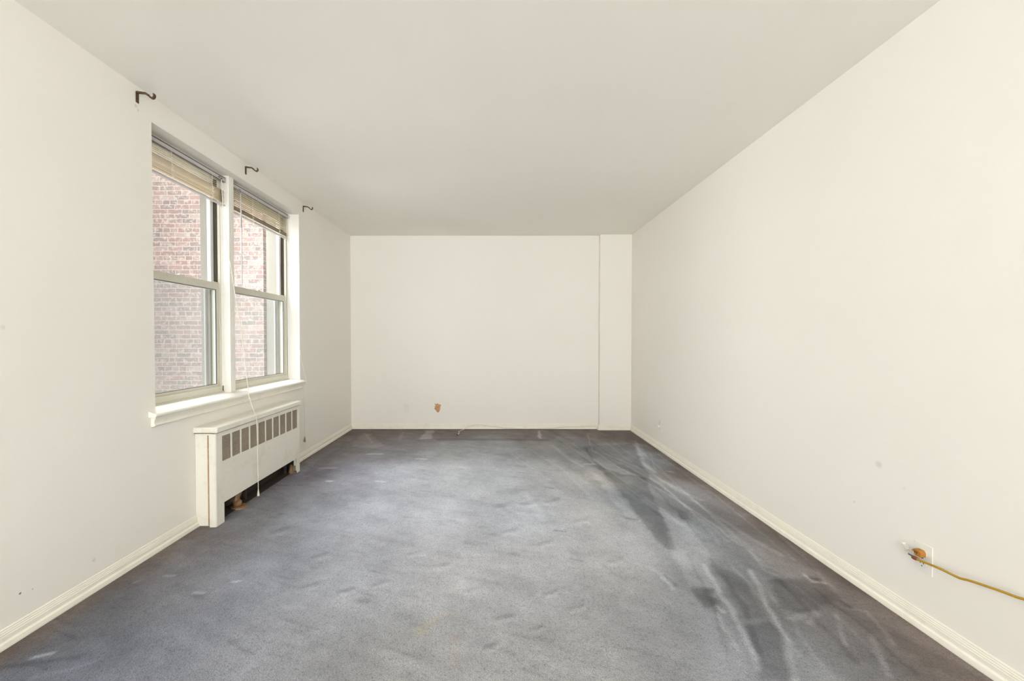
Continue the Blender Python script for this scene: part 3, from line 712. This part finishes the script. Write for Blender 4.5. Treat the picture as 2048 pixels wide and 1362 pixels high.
# stool (sloped, rounded nose) and moulded apron
bm = B()
nose = [(-1.815,0.7550),(-1.808,0.7535),(-1.803,0.7490),(-1.802,0.7440),(-1.803,0.7385),(-1.808,0.7345),(-1.815,0.7330)]
prism(bm, [(XL,0.7655)] + nose + [(XL,0.7330)], 'y', 2.195, 3.925)
prism(bm, [(-2.09,0.7330),(-2.09,0.7675),(-1.93,0.7675),(XL,0.7655),(XL,0.7330)], 'y', OY0, OY1)
struct(obj('trim_3', bm, m_sill, bevel=0.001), 'white window stool with rounded nose')
bm = B()
ap = [(XL,0.733),(-1.818,0.733),(-1.822,0.722),(-1.826,0.712),(-1.828,0.700),(-1.826,0.692),(-1.824,0.688),(-1.826,0.684),(-1.836,0.680),(XL,0.680)]
prism(bm, ap, 'y', 2.212, 3.905)
struct(obj('trim_4', bm, m_trim, bevel=0.0008), 'moulded apron under the window stool')

# ------------------------------------------------------------------ mini blinds
def blind(y0, y1, label, n_open, z_stack_top, z_bottom, tilt, sag, wand_y, cord_y, seed):
    rnd = random.Random(seed)
    root = thing('mini_blind', label, 'blind', (-1.930, (y0+y1)/2, 2.29), 'aluminium mini blinds pulled up at the window heads')
    def add(nm, bm, mat, par=root, **k):
        o = obj(nm, bm, mat, None, **k); o.parent = par
        if par is root: o.matrix_parent_inverse = Matrix.Translation(-root.location)
        return o
    bm = B()   # U-shaped head rail
    bx(bm, -1.944, -1.918, y0, y1, 2.258, 2.260); bx(bm, -1.9195, -1.918, y0, y1, 2.258, 2.283); bx(bm, -1.944, -1.9425, y0, y1, 2.258, 2.290)
    bx(bm, -1.944, -1.916, y0, y1, 2.2885, 2.293)
    bx(bm, -1.944, -1.918, y0, y0+0.002, 2.262, 2.290); bx(bm, -1.944, -1.918, y1-0.002, y1, 2.262, 2.290)
    hr = add('headrail', bm, m_head)
    bm = B(); bx(bm, -1.9425, -1.921, y0+0.003, y1-0.003, 2.280, 2.2885); add('headrail_shade', bm, m_cavity_shade, hr)['label'] = 'dark strip standing in for the shade in the top groove'
    # slats: spread below the rail, then nested into the stack
    zs = []
    z = 2.256
    step = (2.256-z_stack_top)/max(n_open, 1)
    for i in range(n_open): zs.append(z); z -= step
    n_stack = 16
    for i in range(n_stack): zs.append(z_stack_top - (z_stack_top-z_bottom-0.012)*(i/(n_stack-1)))
    for i, z in enumerate(zs):
        opened = i < n_open
        a = math.radians(tilt if opened else 12+rnd.uniform(-4, 4)); w = 0.0125
        dx = rnd.uniform(-0.0015, 0.0015); dy = rnd.uniform(-0.004, 0.004)
        bm = B(); K = 12; prev = None
        cx = -1.931+dx
        for k in range(K+1):
            y = y0+0.006+dy+(y1-y0-0.012)*k/K
            zz = z + sag*(0.5-k/K)*(1.0 if opened else 1.0) + (rnd.uniform(-0.0006, 0.0006) if opened else 0)
            row = []
            for u in (-1, -0.33, 0.33, 1):
                crown = 0.0016*(1-u*u)
                px = cx + u*w*math.cos(a) - crown*math.sin(a); pz = zz - u*w*math.sin(a) + crown*math.cos(a)
                row.append(bm.verts.new((px, y, pz)))
            if prev:
                for q in range(3): bm.faces.new((prev[q], prev[q+1], row[q+1], row[q]))
            prev = row
        o = add('slat', bm, m_slat, smooth=True)
        sd = o.modifiers.new('thickness', 'SOLIDIFY'); sd.thickness = 0.0006
    bm = B()
    zb = z_bottom-0.004
    vsx = bx(bm, -1.943, -1.919, y0+0.004, y1-0.004, zb-0.006, zb+0.004)
    for v in vsx: v.co.z += sag*(0.5-(v.co.y-y0)/(y1-y0))
    add('bottom_rail', bm, m_head, bevel=0.002)
    # ladder cords
    for fy in (0.30, 0.80):
        y = y0+(y1-y0)*fy
        bm = B()
        for xx in (-1.9165, -1.9455):
            pts = [(xx, y, 2.262)]
            for i in range(1, 14):
                t = i/13.0; zz = 2.262-(2.262-zb)*t
                amp = 0.0 if zz > z_stack_top else 0.0016
                pts.append((xx+rnd.uniform(-0.001,0.002), y+math.sin(i*2.4)*amp*2, zz + sag*(0.5-fy)*t))
            tube(bm, pts, 0.0011, 5)
        zc = z_stack_top-0.01                                   # slack loops bunched in the stack
        for k in range(3):
            tube(bm, [(-1.9165,y,zc-k*0.03),(-1.910,y+0.008,zc-0.012-k*0.03),(-1.9165,y+0.004,zc-0.024-k*0.03)], 0.0013, 5)
        add('ladder_cord', bm, m_cord)
    if wand_y is not None:
        bm = B(); tube(bm, smooth_path([(-1.918,wand_y-0.004,2.268),(-1.908,wand_y-0.006,2.262),(-1.906,wand_y,2.246),(-1.908,wand_y,2.236)], 4), 0.002, 6)
        add('wand_hook', bm, m_metal)
        bm = B(); tube(bm, [(-1.908,wand_y,2.238),(-1.908,wand_y+0.006,1.985)], 0.0058, 8); tube(bm, [(-1.908,wand_y+0.006,1.985),(-1.909,wand_y+0.010,1.56),(-1.909,wand_y+0.010,1.545)], [0.0034,0.0034,0.002], 8)
        add('wand', bm, m_head, smooth=True)['label'] = 'tilt wand'
    else:
        bm = B(); tube(bm, [(-1.916,cord_y-0.03,2.270),(-1.906,cord_y-0.03,2.270)], 0.004, 8); tube(bm, [(-1.916,cord_y-0.005,2.268),(-1.906,cord_y-0.005,2.268)], 0.004, 8)
        add('cord_lock', bm, m_metal)
    return root, add
r1, add1 = blind(2.262, 2.962, 'mini blind over the near window, stacked into a thick bundle', 5, 2.195, 2.100, 25, 0.0, None, 2.915, 1)
r2, add2 = blind(3.048, 3.846, 'mini blind over the far window, top slats hanging loose', 9, 2.125, 2.080, 52, 0.012, 3.118, None, 2)
# lift cord of the near blind: over the stool, down the radiator cover to just above the carpet
bm = B()
path = smooth_path([(-1.914,2.912,2.262),(-1.910,2.918,2.10),(-1.905,2.925,1.94),(-1.880,2.965,1.60),(-1.835,3.000,1.15),(-1.7985,3.010,0.757)], 6) + \
       smooth_path([(-1.7965,3.010,0.735),(-1.745,2.965,0.66),(-1.6925,2.918,0.600),(-1.6900,2.920,0.560),(-1.6900,2.930,0.30),(-1.6900,2.932,0.075)], 6)
tube(bm, path, 0.0024, 7)
lc = add1('lift_cord', bm, m_cord, smooth=True)
bm = B(); tube(bm, [(-1.7935,3.006,0.722),(-1.789,3.003,0.712)], 0.005, 8); add1('knot', bm, m_cord, lc)
bm = B(); tube(bm, [(-1.690,2.932,0.080),(-1.690,2.932,0.070),(-1.690,2.932,0.048),(-1.690,2.932,0.034)], [0.003,0.004,0.0075,0.008], 12); add1('tassel', bm, m_cord, lc, smooth=False)
# lift cord of the far blind, swinging out past the reveal
bm = B()
tube(bm, smooth_path([(-1.914,3.800,2.262),(-1.908,3.806,2.06),(-1.872,3.840,1.60),(-1.838,3.885,1.05),(-1.800,3.9315,0.757),(-1.800,3.934,0.735),(-1.825,3.952,0.55),(-1.833,3.962,0.205)], 7), 0.0013, 6)
lc2 = add2('lift_cord', bm, m_cord, smooth=True)
bm = B(); tube(bm, [(-1.833,3.962,0.21),(-1.833,3.962,0.20),(-1.833,3.962,0.172),(-1.833,3.962,0.160)], [0.003,0.005,0.0085,0.008], 10); o = add2('tassel', bm, m_tassel_old, lc2); o['label'] = 'brown tassel'

# ------------------------------------------------------------------ curtain rod brackets
def bracket(y, label, first=None):
    x = XL
    if first is None:
        r = thing('curtain_rod_bracket', label, 'bracket', (x, y, 2.365), 'bronze curtain rod brackets above the windows')
        bm = B()
        bx(bm, 0, 0.0025, -0.009, 0.009, 0.0, 0.056)
        for z in (0.008, 0.024): tube(bm, [(0.0025,0,z),(0.0045,0,z)], 0.003, 8)
        obj('back_plate', bm, m_bronze, r, bevel=0.0008)
        bm = B()
        prism(bm, [(0.001,0.056),(0.004,0.058),(0.050,0.051),(0.050,0.044),(0.003,0.049)], 'y', -0.007, 0.007)
        obj('arm', bm, m_bronze, r, bevel=0.001)
        bm = B()
        K = 14; outer = []; inner = []
        cxh, czh, ro, ri = 0.078, 0.036, 0.0165, 0.0105
        pts = []
        outer.append((0.047, 0.052)); inner.append((0.047, 0.043))
        outer.append((0.060, 0.044)); inner.append((0.055, 0.034))
        for k in range(K+1):
            a = math.radians(200 + 200*k/K)
            outer.append((cxh+ro*math.cos(a)*0.9, czh+ro*math.sin(a))) ; inner.append((cxh+ri*math.cos(a)*0.9, czh+ri*math.sin(a)))
        # the cradle: strip between the two curves
        up, lo = [], []
        for (a, b_) in zip(outer, inner):
            up.append(a); lo.append(b_)
        prev = None
        for (a, b_) in zip(up, lo):
            row = [bm.verts.new((a[0], -0.007, a[1])), bm.verts.new((a[0], 0.007, a[1])), bm.verts.new((b_[0], 0.007, b_[1])), bm.verts.new((b_[0], -0.007, b_[1]))]
            if prev:
                for q in range(4): bm.faces.new((prev[q], prev[(q+1)%4], row[(q+1)%4], row[q]))
            else: bm.faces.new(row)
            prev = row
        bm.faces.new(prev[::-1])
        tube(bm, [(0.064,-0.011,0.034),(0.064,0.011,0.034)], 0.003, 8)
        obj('cradle', bm, m_bronze, r)
        return r
    r = first.copy(); C.objects.link(r); r.location = (x, y, 2.362); r['label'] = label
    for ch in list(first.children):
        c = ch.copy(); C.objects.link(c); c.parent = r
    return r
b0 = bracket(2.155, 'bronze rod bracket nearest the camera, near corner of the window recess')
bracket(3.080, 'bronze rod bracket above the post between the two windows', b0)
bracket(3.992, 'bronze rod bracket past the far corner of the window recess', b0)

# ------------------------------------------------------------------ radiator cover
rc = thing('radiator_cover', 'cream metal radiator cover with slotted grille under the windows', 'radiator cover', (-1.77, 3.06, 0))
def addr(nm, bm, mat, par=rc, **k):
    o = obj(nm, bm, mat, None, **k); o.parent = par
    if par is rc: o.matrix_parent_inverse = Matrix.Translation(-rc.location)
    return o
RY0, RY1, RXF = 2.515, 3.600, -1.708
# box body: two end cheeks with rounded paint edges
for ya, yb in ((2.532, 2.545), (3.578, 3.590)):
    bm = B(); bx(bm, XL+0.001, -1.752, ya, yb, 0.0, 0.575); addr('end_panel', bm, m_rad, bevel=0.002)
# front panel: shell with openings for the ten grille sections and the bottom cut-out
GY0, GY1, GZ0, GZ1 = 2.577, 3.556, 0.388, 0.545
pitch = (GY1-GY0+0.014)/10; slotw = pitch-0.014
bm = B()
t = 0.003
bx(bm, RXF-t, RXF, RY0+0.008, GY0, 0.0, 0.572)                 # left stile (with its leg)
bx(bm, RXF-t, RXF, GY1, RY1-0.006, 0.0, 0.572)
bx(bm, RXF-t, RXF, GY0, GY1, GZ1, 0.572)
bx(bm, RXF-t, RXF, GY0, GY1, 0.125, GZ0)
for k in range(9):
    ya = GY0+slotw+k*pitch; bx(bm, RXF-t, RXF, ya, ya+0.014, GZ0, GZ1)
bx(bm, RXF-t, RXF, GY0, 2.592, 0.0, 0.125); bx(bm, RXF-t, RXF, 3.545, GY1, 0.0, 0.125)
bm2 = B(); bx(bm2, -1.7680, -1.7590, 2.5305, 2.5318, 0.004, 0.56); addr('rust_seam', bm2, m_rust)['label'] = 'rust-stained seam'
# rounded turned-back flanges
for s, ye in ((1, RY0), (-1, RY1)):
    pr = []
    R = 0.010
    for k in range(6):
        a = math.radians(90*k/5); pr.append((RXF-R+R*math.sin(a), ye+s*(R-R*math.cos(a))))
    inn = [(RXF-R+(R-t)*math.sin(math.radians(90*k/5)), ye+s*(R-(R-t)*math.cos(math.radians(90*k/5)))) for k in range(6)]
    prism(bm, [(-1.748, ye)] + pr + inn[::-1] + [(-1.748, ye+s*t)], 'z', 0.0, 0.572)
fp = addr('front_panel', bm, m_rad)
# grille louvres: each section its own piece under the panel
for k in range(10):
    ya = GY0+k*pitch; bm = B(); n_l = 21
    for i in range(n_l):
        z = GZ0+(i+0.5)*(GZ1-GZ0)/n_l
        vv = bx(bm, -1.7165, -1.7105, ya, ya+slotw, z-0.0013, z+0.0013)
        for v in vv: v.co.z += (v.co.x+1.7135)*-0.25
    addr('grille', bm, m_slot, fp)
bm = B(); bx(bm, -1.735, -1.730, GY0-0.01, GY1+0.01, 0.375, 0.56); addr('grille_backing', bm, m_iron, fp)['label'] = 'dark mesh behind the louvres'
# lid with chamfered near corner and rounded front edge
bm = B()
prof = [(XL+0.001, 2.512), (-1.742, 2.512), (-1.697, 2.505), (-1.692, 2.512), (-1.692, 3.596), (-1.698, 3.604), (XL+0.001, 3.604)]
prism(bm, prof, 'z', 0.577, 0.612)
addr('lid', bm, m_rad, bevel=0.006, seg=3)
bm = B(); bx(bm, XL+0.002, -1.7055, 2.522, 3.594, 0.5722, 0.577); addr('lid_gasket', bm, m_gap)['label'] = 'rusty gap under the lid'
bm = B(); bx(bm, XL+0.002, XL+0.006, 2.548, 3.575, 0.0, 0.56); addr('back_shade', bm, m_cavity_shade)['label'] = 'dark back sheet, recess shade put into its colour'  # sheet added to darken the recess behind the cut-out, as shade would
bm = B(); bx(bm, XL+0.006, -1.748, 2.548, 3.575, 0.0035, 0.006); addr('floor_strip', bm, m_iron)['label'] = 'dark strip under the heater'  # dark colour laid over the carpet inside the cover
bm = B(); bx(bm, XL+0.006, -1.753, 3.570, 3.576, 0.006, 0.56); addr('end_shade', bm, m_cavity_shade)['label'] = 'dark inner side, recess shade put into its colour'  # plate added over the bright end panel as painted shade
# heating element and pipes visible through the cut-out
cv = thing('radiator', 'dark iron heating element hidden inside the radiator cover', 'radiator', (-1.79, 3.10, 0.16))
bm = B()
for k in range(46):
    y = 2.93+k*0.0125; bx(bm, -1.832, -1.745, y, y+0.0015, 0.155, 0.27)
o = obj('fins', bm, m_iron); keep(o, cv)
bm = B(); tube(bm, [(-1.79,2.905,0.21),(-1.79,3.515,0.21)], 0.013, 12); bx(bm, -1.832, -1.745, 2.925, 2.928, 0.15, 0.275); bx(bm, -1.832, -1.745, 3.505, 3.508, 0.15, 0.275)
o = obj('core_pipe', bm, m_iron, smooth=False); keep(o, cv)
for y in (2.935, 3.50):
    bm = B(); bx(bm, -1.80, -1.78, y, y+0.01, 0.0, 0.155)
    keep(obj('foot', bm, m_iron), cv)
vp = thing('radiator_valve', 'tan brass valve and floor flange under the near end of the radiator cover', 'valve', (-1.765, 2.80, 0))
bm = B()
tube(bm, [(-1.756,2.815,0.0),(-1.756,2.815,0.009),(-1.756,2.815,0.013)], [0.052,0.050,0.030], 24)
keep(obj('floor_flange', bm, m_pipe, smooth=False), vp)
bm = B()
tube(bm, [(-1.760,2.812,0.010),(-1.762,2.810,0.034),(-1.768,2.808,0.050)], [0.022,0.028,0.022], 16)
tube(bm, smooth_path([(-1.772,2.808,0.040),(-1.774,2.815,0.075),(-1.776,2.845,0.100),(-1.785,2.872,0.150),(-1.788,2.880,0.19)], 4), 0.024, 14)
keep(obj('elbow_pipe', bm, m_pipe, smooth=True), vp)
bm = B(); tube(bm, [(-1.775,2.765,0.082),(-1.768,2.715,0.080)], [0.016,0.016], 12); tube(bm, [(-1.768,2.715,0.080),(-1.766,2.700,0.080)], [0.024,0.024], 12)
tube(bm, [(-1.776,2.80,0.078),(-1.775,2.76,0.082)], 0.011, 12)
keep(obj('handwheel', bm, m_iron), vp)
rp2 = thing('pipe_stub', 'tan capped pipe stub behind the far foot of the radiator cover', 'pipe', (-1.74, 3.50, 0))
bm = B(); tube(bm, [(-1.752,3.535,0.003),(-1.757,3.542,0.045),(-1.762,3.550,0.066)], [0.024,0.015,0.010], 14); keep(obj('pipe', bm, m_pipe), rp2)
bm = B(); tube(bm, [(-1.752,3.535,0.0),(-1.752,3.535,0.006)], [0.028,0.026], 16); keep(obj('collar', bm, m_pipe), rp2)

# ------------------------------------------------------------------ outlets
def outlet(name, label, axis, x, y, z, sgn, rocker=False, grp=None):
    """wall plate; axis 'x': on a side wall facing sgn*x; axis 'y': on the end wall facing -y"""
    r = thing(name, label, 'outlet' if not rocker else 'wall plate', (x, y, z), grp)
    r.rotation_euler = (0, 0, math.radians(90) if axis == 'x' and sgn < 0 else 0)
    # local frame: u = local x, outwards = local -y
    if axis == 'x': r.rotation_euler = (0, 0, math.radians(-90) if sgn < 0 else math.radians(90))
    bm = B()
    prism(bm, [(-0.035,-0.0),(0.035,0.0),(0.0348,-0.0020),(0.0335,-0.0030),(-0.0335,-0.0030),(-0.0348,-0.0020)], 'z', -0.057, 0.057)
    obj('cover_plate', bm, m_plate, r, bevel=0.0015)
    if rocker:
        bm = B(); bx(bm, -0.006, 0.006, -0.0085, -0.005, -0.014, 0.014); bx(bm, -0.004, 0.004, -0.014, -0.008, -0.002, 0.010)
        obj('toggle', bm, m_plate, r, bevel=0.001)
    else:
        for zz in (-0.0225, 0.0195):
            bm = B(); pr = []
            for k in range(20):
                a = 2*math.pi*k/20; pr.append((0.0172*math.cos(a), max(-0.0142, min(0.0142, 0.0172*math.sin(a)))+zz))
            A = [(u, w) for u, w in pr]
            prism(bm, A, 'y', -0.0075, -0.0045)
            s = obj('socket', bm, m_plate, r)
            for u, hh in ((-0.0062, 0.008), (0.0062, 0.0065)):
                bm = B(); bx(bm, u-0.0013, u+0.0013, -0.0078, -0.0072, zz+0.001-hh/2+0.003, zz+0.001+hh/2+0.003); obj('slot', bm, m_hole, s)
            bm = B(); tube(bm, [(0,-0.0071,zz-0.008),(0,-0.0078,zz-0.008)], 0.0024, 10); obj('slot', bm, m_hole, s)
    bm = B(); tube(bm, [(0,-0.005,0),(0,-0.0072,0)] if not rocker else [(0,-0.005,0.03),(0,-0.0068,0.03)], 0.0028, 10); obj('screw', bm, m_metal, r)
    return r
outlet('wall_outlet', 'ivory outlet on the right wall beside the yellow cord', 'x', XR, 1.636, 0.281, -1)
outlet('wall_outlet', 'small pale outlet on the right wall near the far corner', 'x', XR, 4.290, 0.262, -1)
outlet('wall_plate', 'pale switch-like plate low on the end wall', 'y', -1.142, YB, 0.262, 1, rocker=True)
# small adapter left in the far outlet
a = thing('plug_adapter', 'tiny white plug left in the far right wall outlet', 'plug', (XR-0.0078, 4.290, 0.2425))
bm = B(); bx(bm, -0.020, 0, -0.012, 0.012, -0.012, 0.012); obj('body', bm, m_plate, a, bevel=0.004)
bm = B(); tube(bm, [(-0.019,0,0),(-0.027,0,-0.003)], [0.005,0.003], 8); obj('strain_relief', bm, m_plate, a)

# orange plug in the top socket
ad = thing('outlet_adapter', 'orange three-way adapter plugged into the ivory outlet', 'adapter', (XR-0.0078, 1.636, 0.3035))
bm = B()
pr = [(0.021,0.004),(0.008,0.013),(-0.012,0.013),(-0.018,0.004),(-0.017,-0.013),(0.008,-0.014),(0.010,-0.006)]
prism(bm, pr, 'x', -0.022, 0.0)
obj('body', bm, m_orange, ad, bevel=0.004, seg=3)
bm = B(); prism(bm, [(0.006,0.009),(-0.009,0.009),(-0.009,-0.009),(0.006,-0.009)], 'x', -0.024, -0.020); obj('face', bm, m_orange, ad, bevel=0.0015)
bm = B()
for yy in (-0.004, 0.004): bx(bm, -0.0247, -0.0238, yy-0.0012, yy+0.0012, -0.003, 0.005)
obj('slot', bm, m_hole, ad)
# yellow extension cord
ec = thing('extension_cord', 'yellow cord running out from the right wall outlet', 'cord', (XR-0.03, 1.63, 0.28))
cp = [(1.668,1.634,0.2805),(1.664,1.622,0.283),(1.662,1.600,0.286),(1.660,1.563,0.2915),(1.659,1.520,0.2955),(1.659,1.488,0.2960),(1.660,1.468,0.2975),(1.660,1.440,0.3060),
      (1.661,1.400,0.3140),(1.662,1.350,0.3235),(1.663,1.310,0.3290),(1.664,1.270,0.3370),(1.666,1.15,0.340),(1.672,0.95,0.30),(1.678,0.70,0.20),(1.66,0.45,0.06),(1.60,0.25,0.008),(1.45,0.0,0.008)]
bm = B(); tube(bm, smooth_path(cp, 6), 0.0042, 10); keep(obj('cable', bm, m_yellow, smooth=True), ec)
bm = B(); tube(bm, [(1.670,1.646,0.279),(1.668,1.638,0.280),(1.665,1.622,0.283)], [0.007,0.0075,0.005], 10); keep(obj('strain_relief', bm, m_brown, smooth=True), ec)['label'] = 'dark brown cord end'
bm = B(); vv = bx(bm, 1.6668, 1.6684, 1.646, 1.664, 0.281, 0.2865); vv = bx(bm, 1.6735, 1.6750, 1.646, 1.662, 0.277, 0.2825); keep(obj('prong', bm, m_metal), ec)
# torn bit of clear plastic
pt = thing('plastic_scrap', 'torn clear plastic flap sticking out left of the orange adapter', 'plastic', (XR-0.006, 1.672, 0.29))
bm = B(); rnd = random.Random(5)
grid = []
for i in range(7):
    row = []
    for j in range(5):
        y = 1.651+0.045*i/6+rnd.uniform(-0.003,0.003)+0.004*j; z = 0.272+0.030*j/4+rnd.uniform(-0.003,0.003)+0.010*i/6
        x = 1.6935-0.010*abs(math.sin(i*1.3+j*1.1))-rnd.uniform(0,0.003)
        row.append(bm.verts.new((x,y,z)))
    grid.append(row)
for i in range(6):
    for j in range(4): bm.faces.new((grid[i][j],grid[i+1][j],grid[i+1][j+1],grid[i][j+1]))
o = obj('flap', bm, m_plastic); sd = o.modifiers.new('thickness','SOLIDIFY'); sd.thickness = 0.0008; keep(o, pt)

# ------------------------------------------------------------------ broken plaster patch on the end wall
m_break = paint('broken_plaster', (0.50, 0.27, 0.15, 1), rough=0.9, bump=0.8, scale=90, mottle=0.3, dirt=(0.85,0.72,0.58,1), dirt_amt=0.95, dirt_scale=55)
bm = B(); rnd = random.Random(11)
cx, cz = -0.742, 0.264
outl = [(-0.042,0.056),(-0.020,0.048),(-0.004,0.060),(0.012,0.050),(0.036,0.044),(0.046,0.030),(0.030,0.018),(0.034,-0.004),(0.026,-0.028),(0.012,-0.056),(-0.006,-0.058),(-0.016,-0.040),(-0.034,-0.022),(-0.046,-0.002),(-0.030,0.010),(-0.044,0.024),(-0.026,0.036)]
rings = []
for s, dep in ((1.0, 0.0005), (0.8, 0.006), (0.5, 0.009), (0.22, 0.005)):
    rings.append([bm.verts.new((cx+u*s+rnd.uniform(-0.002,0.002), YB-dep-rnd.uniform(0,0.003), cz+w*s+rnd.uniform(-0.002,0.002))) for u, w in outl])
for a_, b_ in zip(rings, rings[1:]):
    for k in range(len(outl)):
        bm.faces.new((a_[k], a_[(k+1)%len(outl)], b_[(k+1)%len(outl)], b_[k]))
bm.faces.new(rings[-1]); bm.faces.new(rings[0][::-1])
tag(obj('broken_plaster', bm, m_break), 'ragged brown hole of broken plaster low on the end wall', 'wall damage')

# ------------------------------------------------------------------ loose cable along the end wall
cc = thing('coax_cable', 'thin off-white cable lying along the foot of the end wall', 'cable', (-0.40, 5.10, 0))
cpts = [(-0.452,4.93,0.010),(-0.440,4.99,0.012),(-0.458,5.05,0.010),(-0.430,5.15,0.008),(-0.392,5.225,0.010),(-0.348,5.245,0.030),(-0.266,5.246,0.054),(-0.171,5.246,0.052),(-0.044,5.246,0.033),
        (0.114,5.244,0.016),(0.30,5.242,0.006),(0.50,5.241,0.006),(0.684,5.243,0.010),(0.85,5.246,0.026),(1.0,5.248,0.030),(1.15,5.252,0.034),(1.275,5.258,0.036)]
bm = B(); tube(bm, smooth_path(cpts, 6), 0.0034, 8); keep(obj('cable', bm, m_coax, smooth=True), cc)
bm = B(); tube(bm, [(-0.446,4.96,0.012),(-0.455,4.90,0.011)], 0.0055, 8); keep(obj('connector_sleeve', bm, m_cord), cc)
bm = B(); tube(bm, [(-0.455,4.90,0.011),(-0.459,4.878,0.011)], 0.007, 8); keep(obj('connector', bm, m_strip), cc)['label'] = 'dark cable connector'

# ------------------------------------------------------------------ light well outside
bm = B(); bx(bm, -7.0, -3.41, 6.10, 6.40, -3.0, 7.5)
tag(obj('brick_wing', bm, m_brick), 'sunlit old red brick wall facing the windows across the light well', 'building')
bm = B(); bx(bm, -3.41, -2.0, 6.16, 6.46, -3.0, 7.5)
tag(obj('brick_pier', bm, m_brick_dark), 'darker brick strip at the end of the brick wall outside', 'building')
bm = B(); bx(bm, -7.3, -7.0, -2.0, 6.4, -3.0, 5.0)
tag(obj('brick_building', bm, m_brick), 'brick wall closing the far side of the light well', 'building')
bm = B(); bx(bm, -7.0, XO, -2.0, 6.1, -3.1, -3.0)
struct(obj('ground', bm, paint('concrete_yard', (0.45, 0.44, 0.41, 1), rough=0.9, mottle=0.1)), 'concrete yard of the light well')
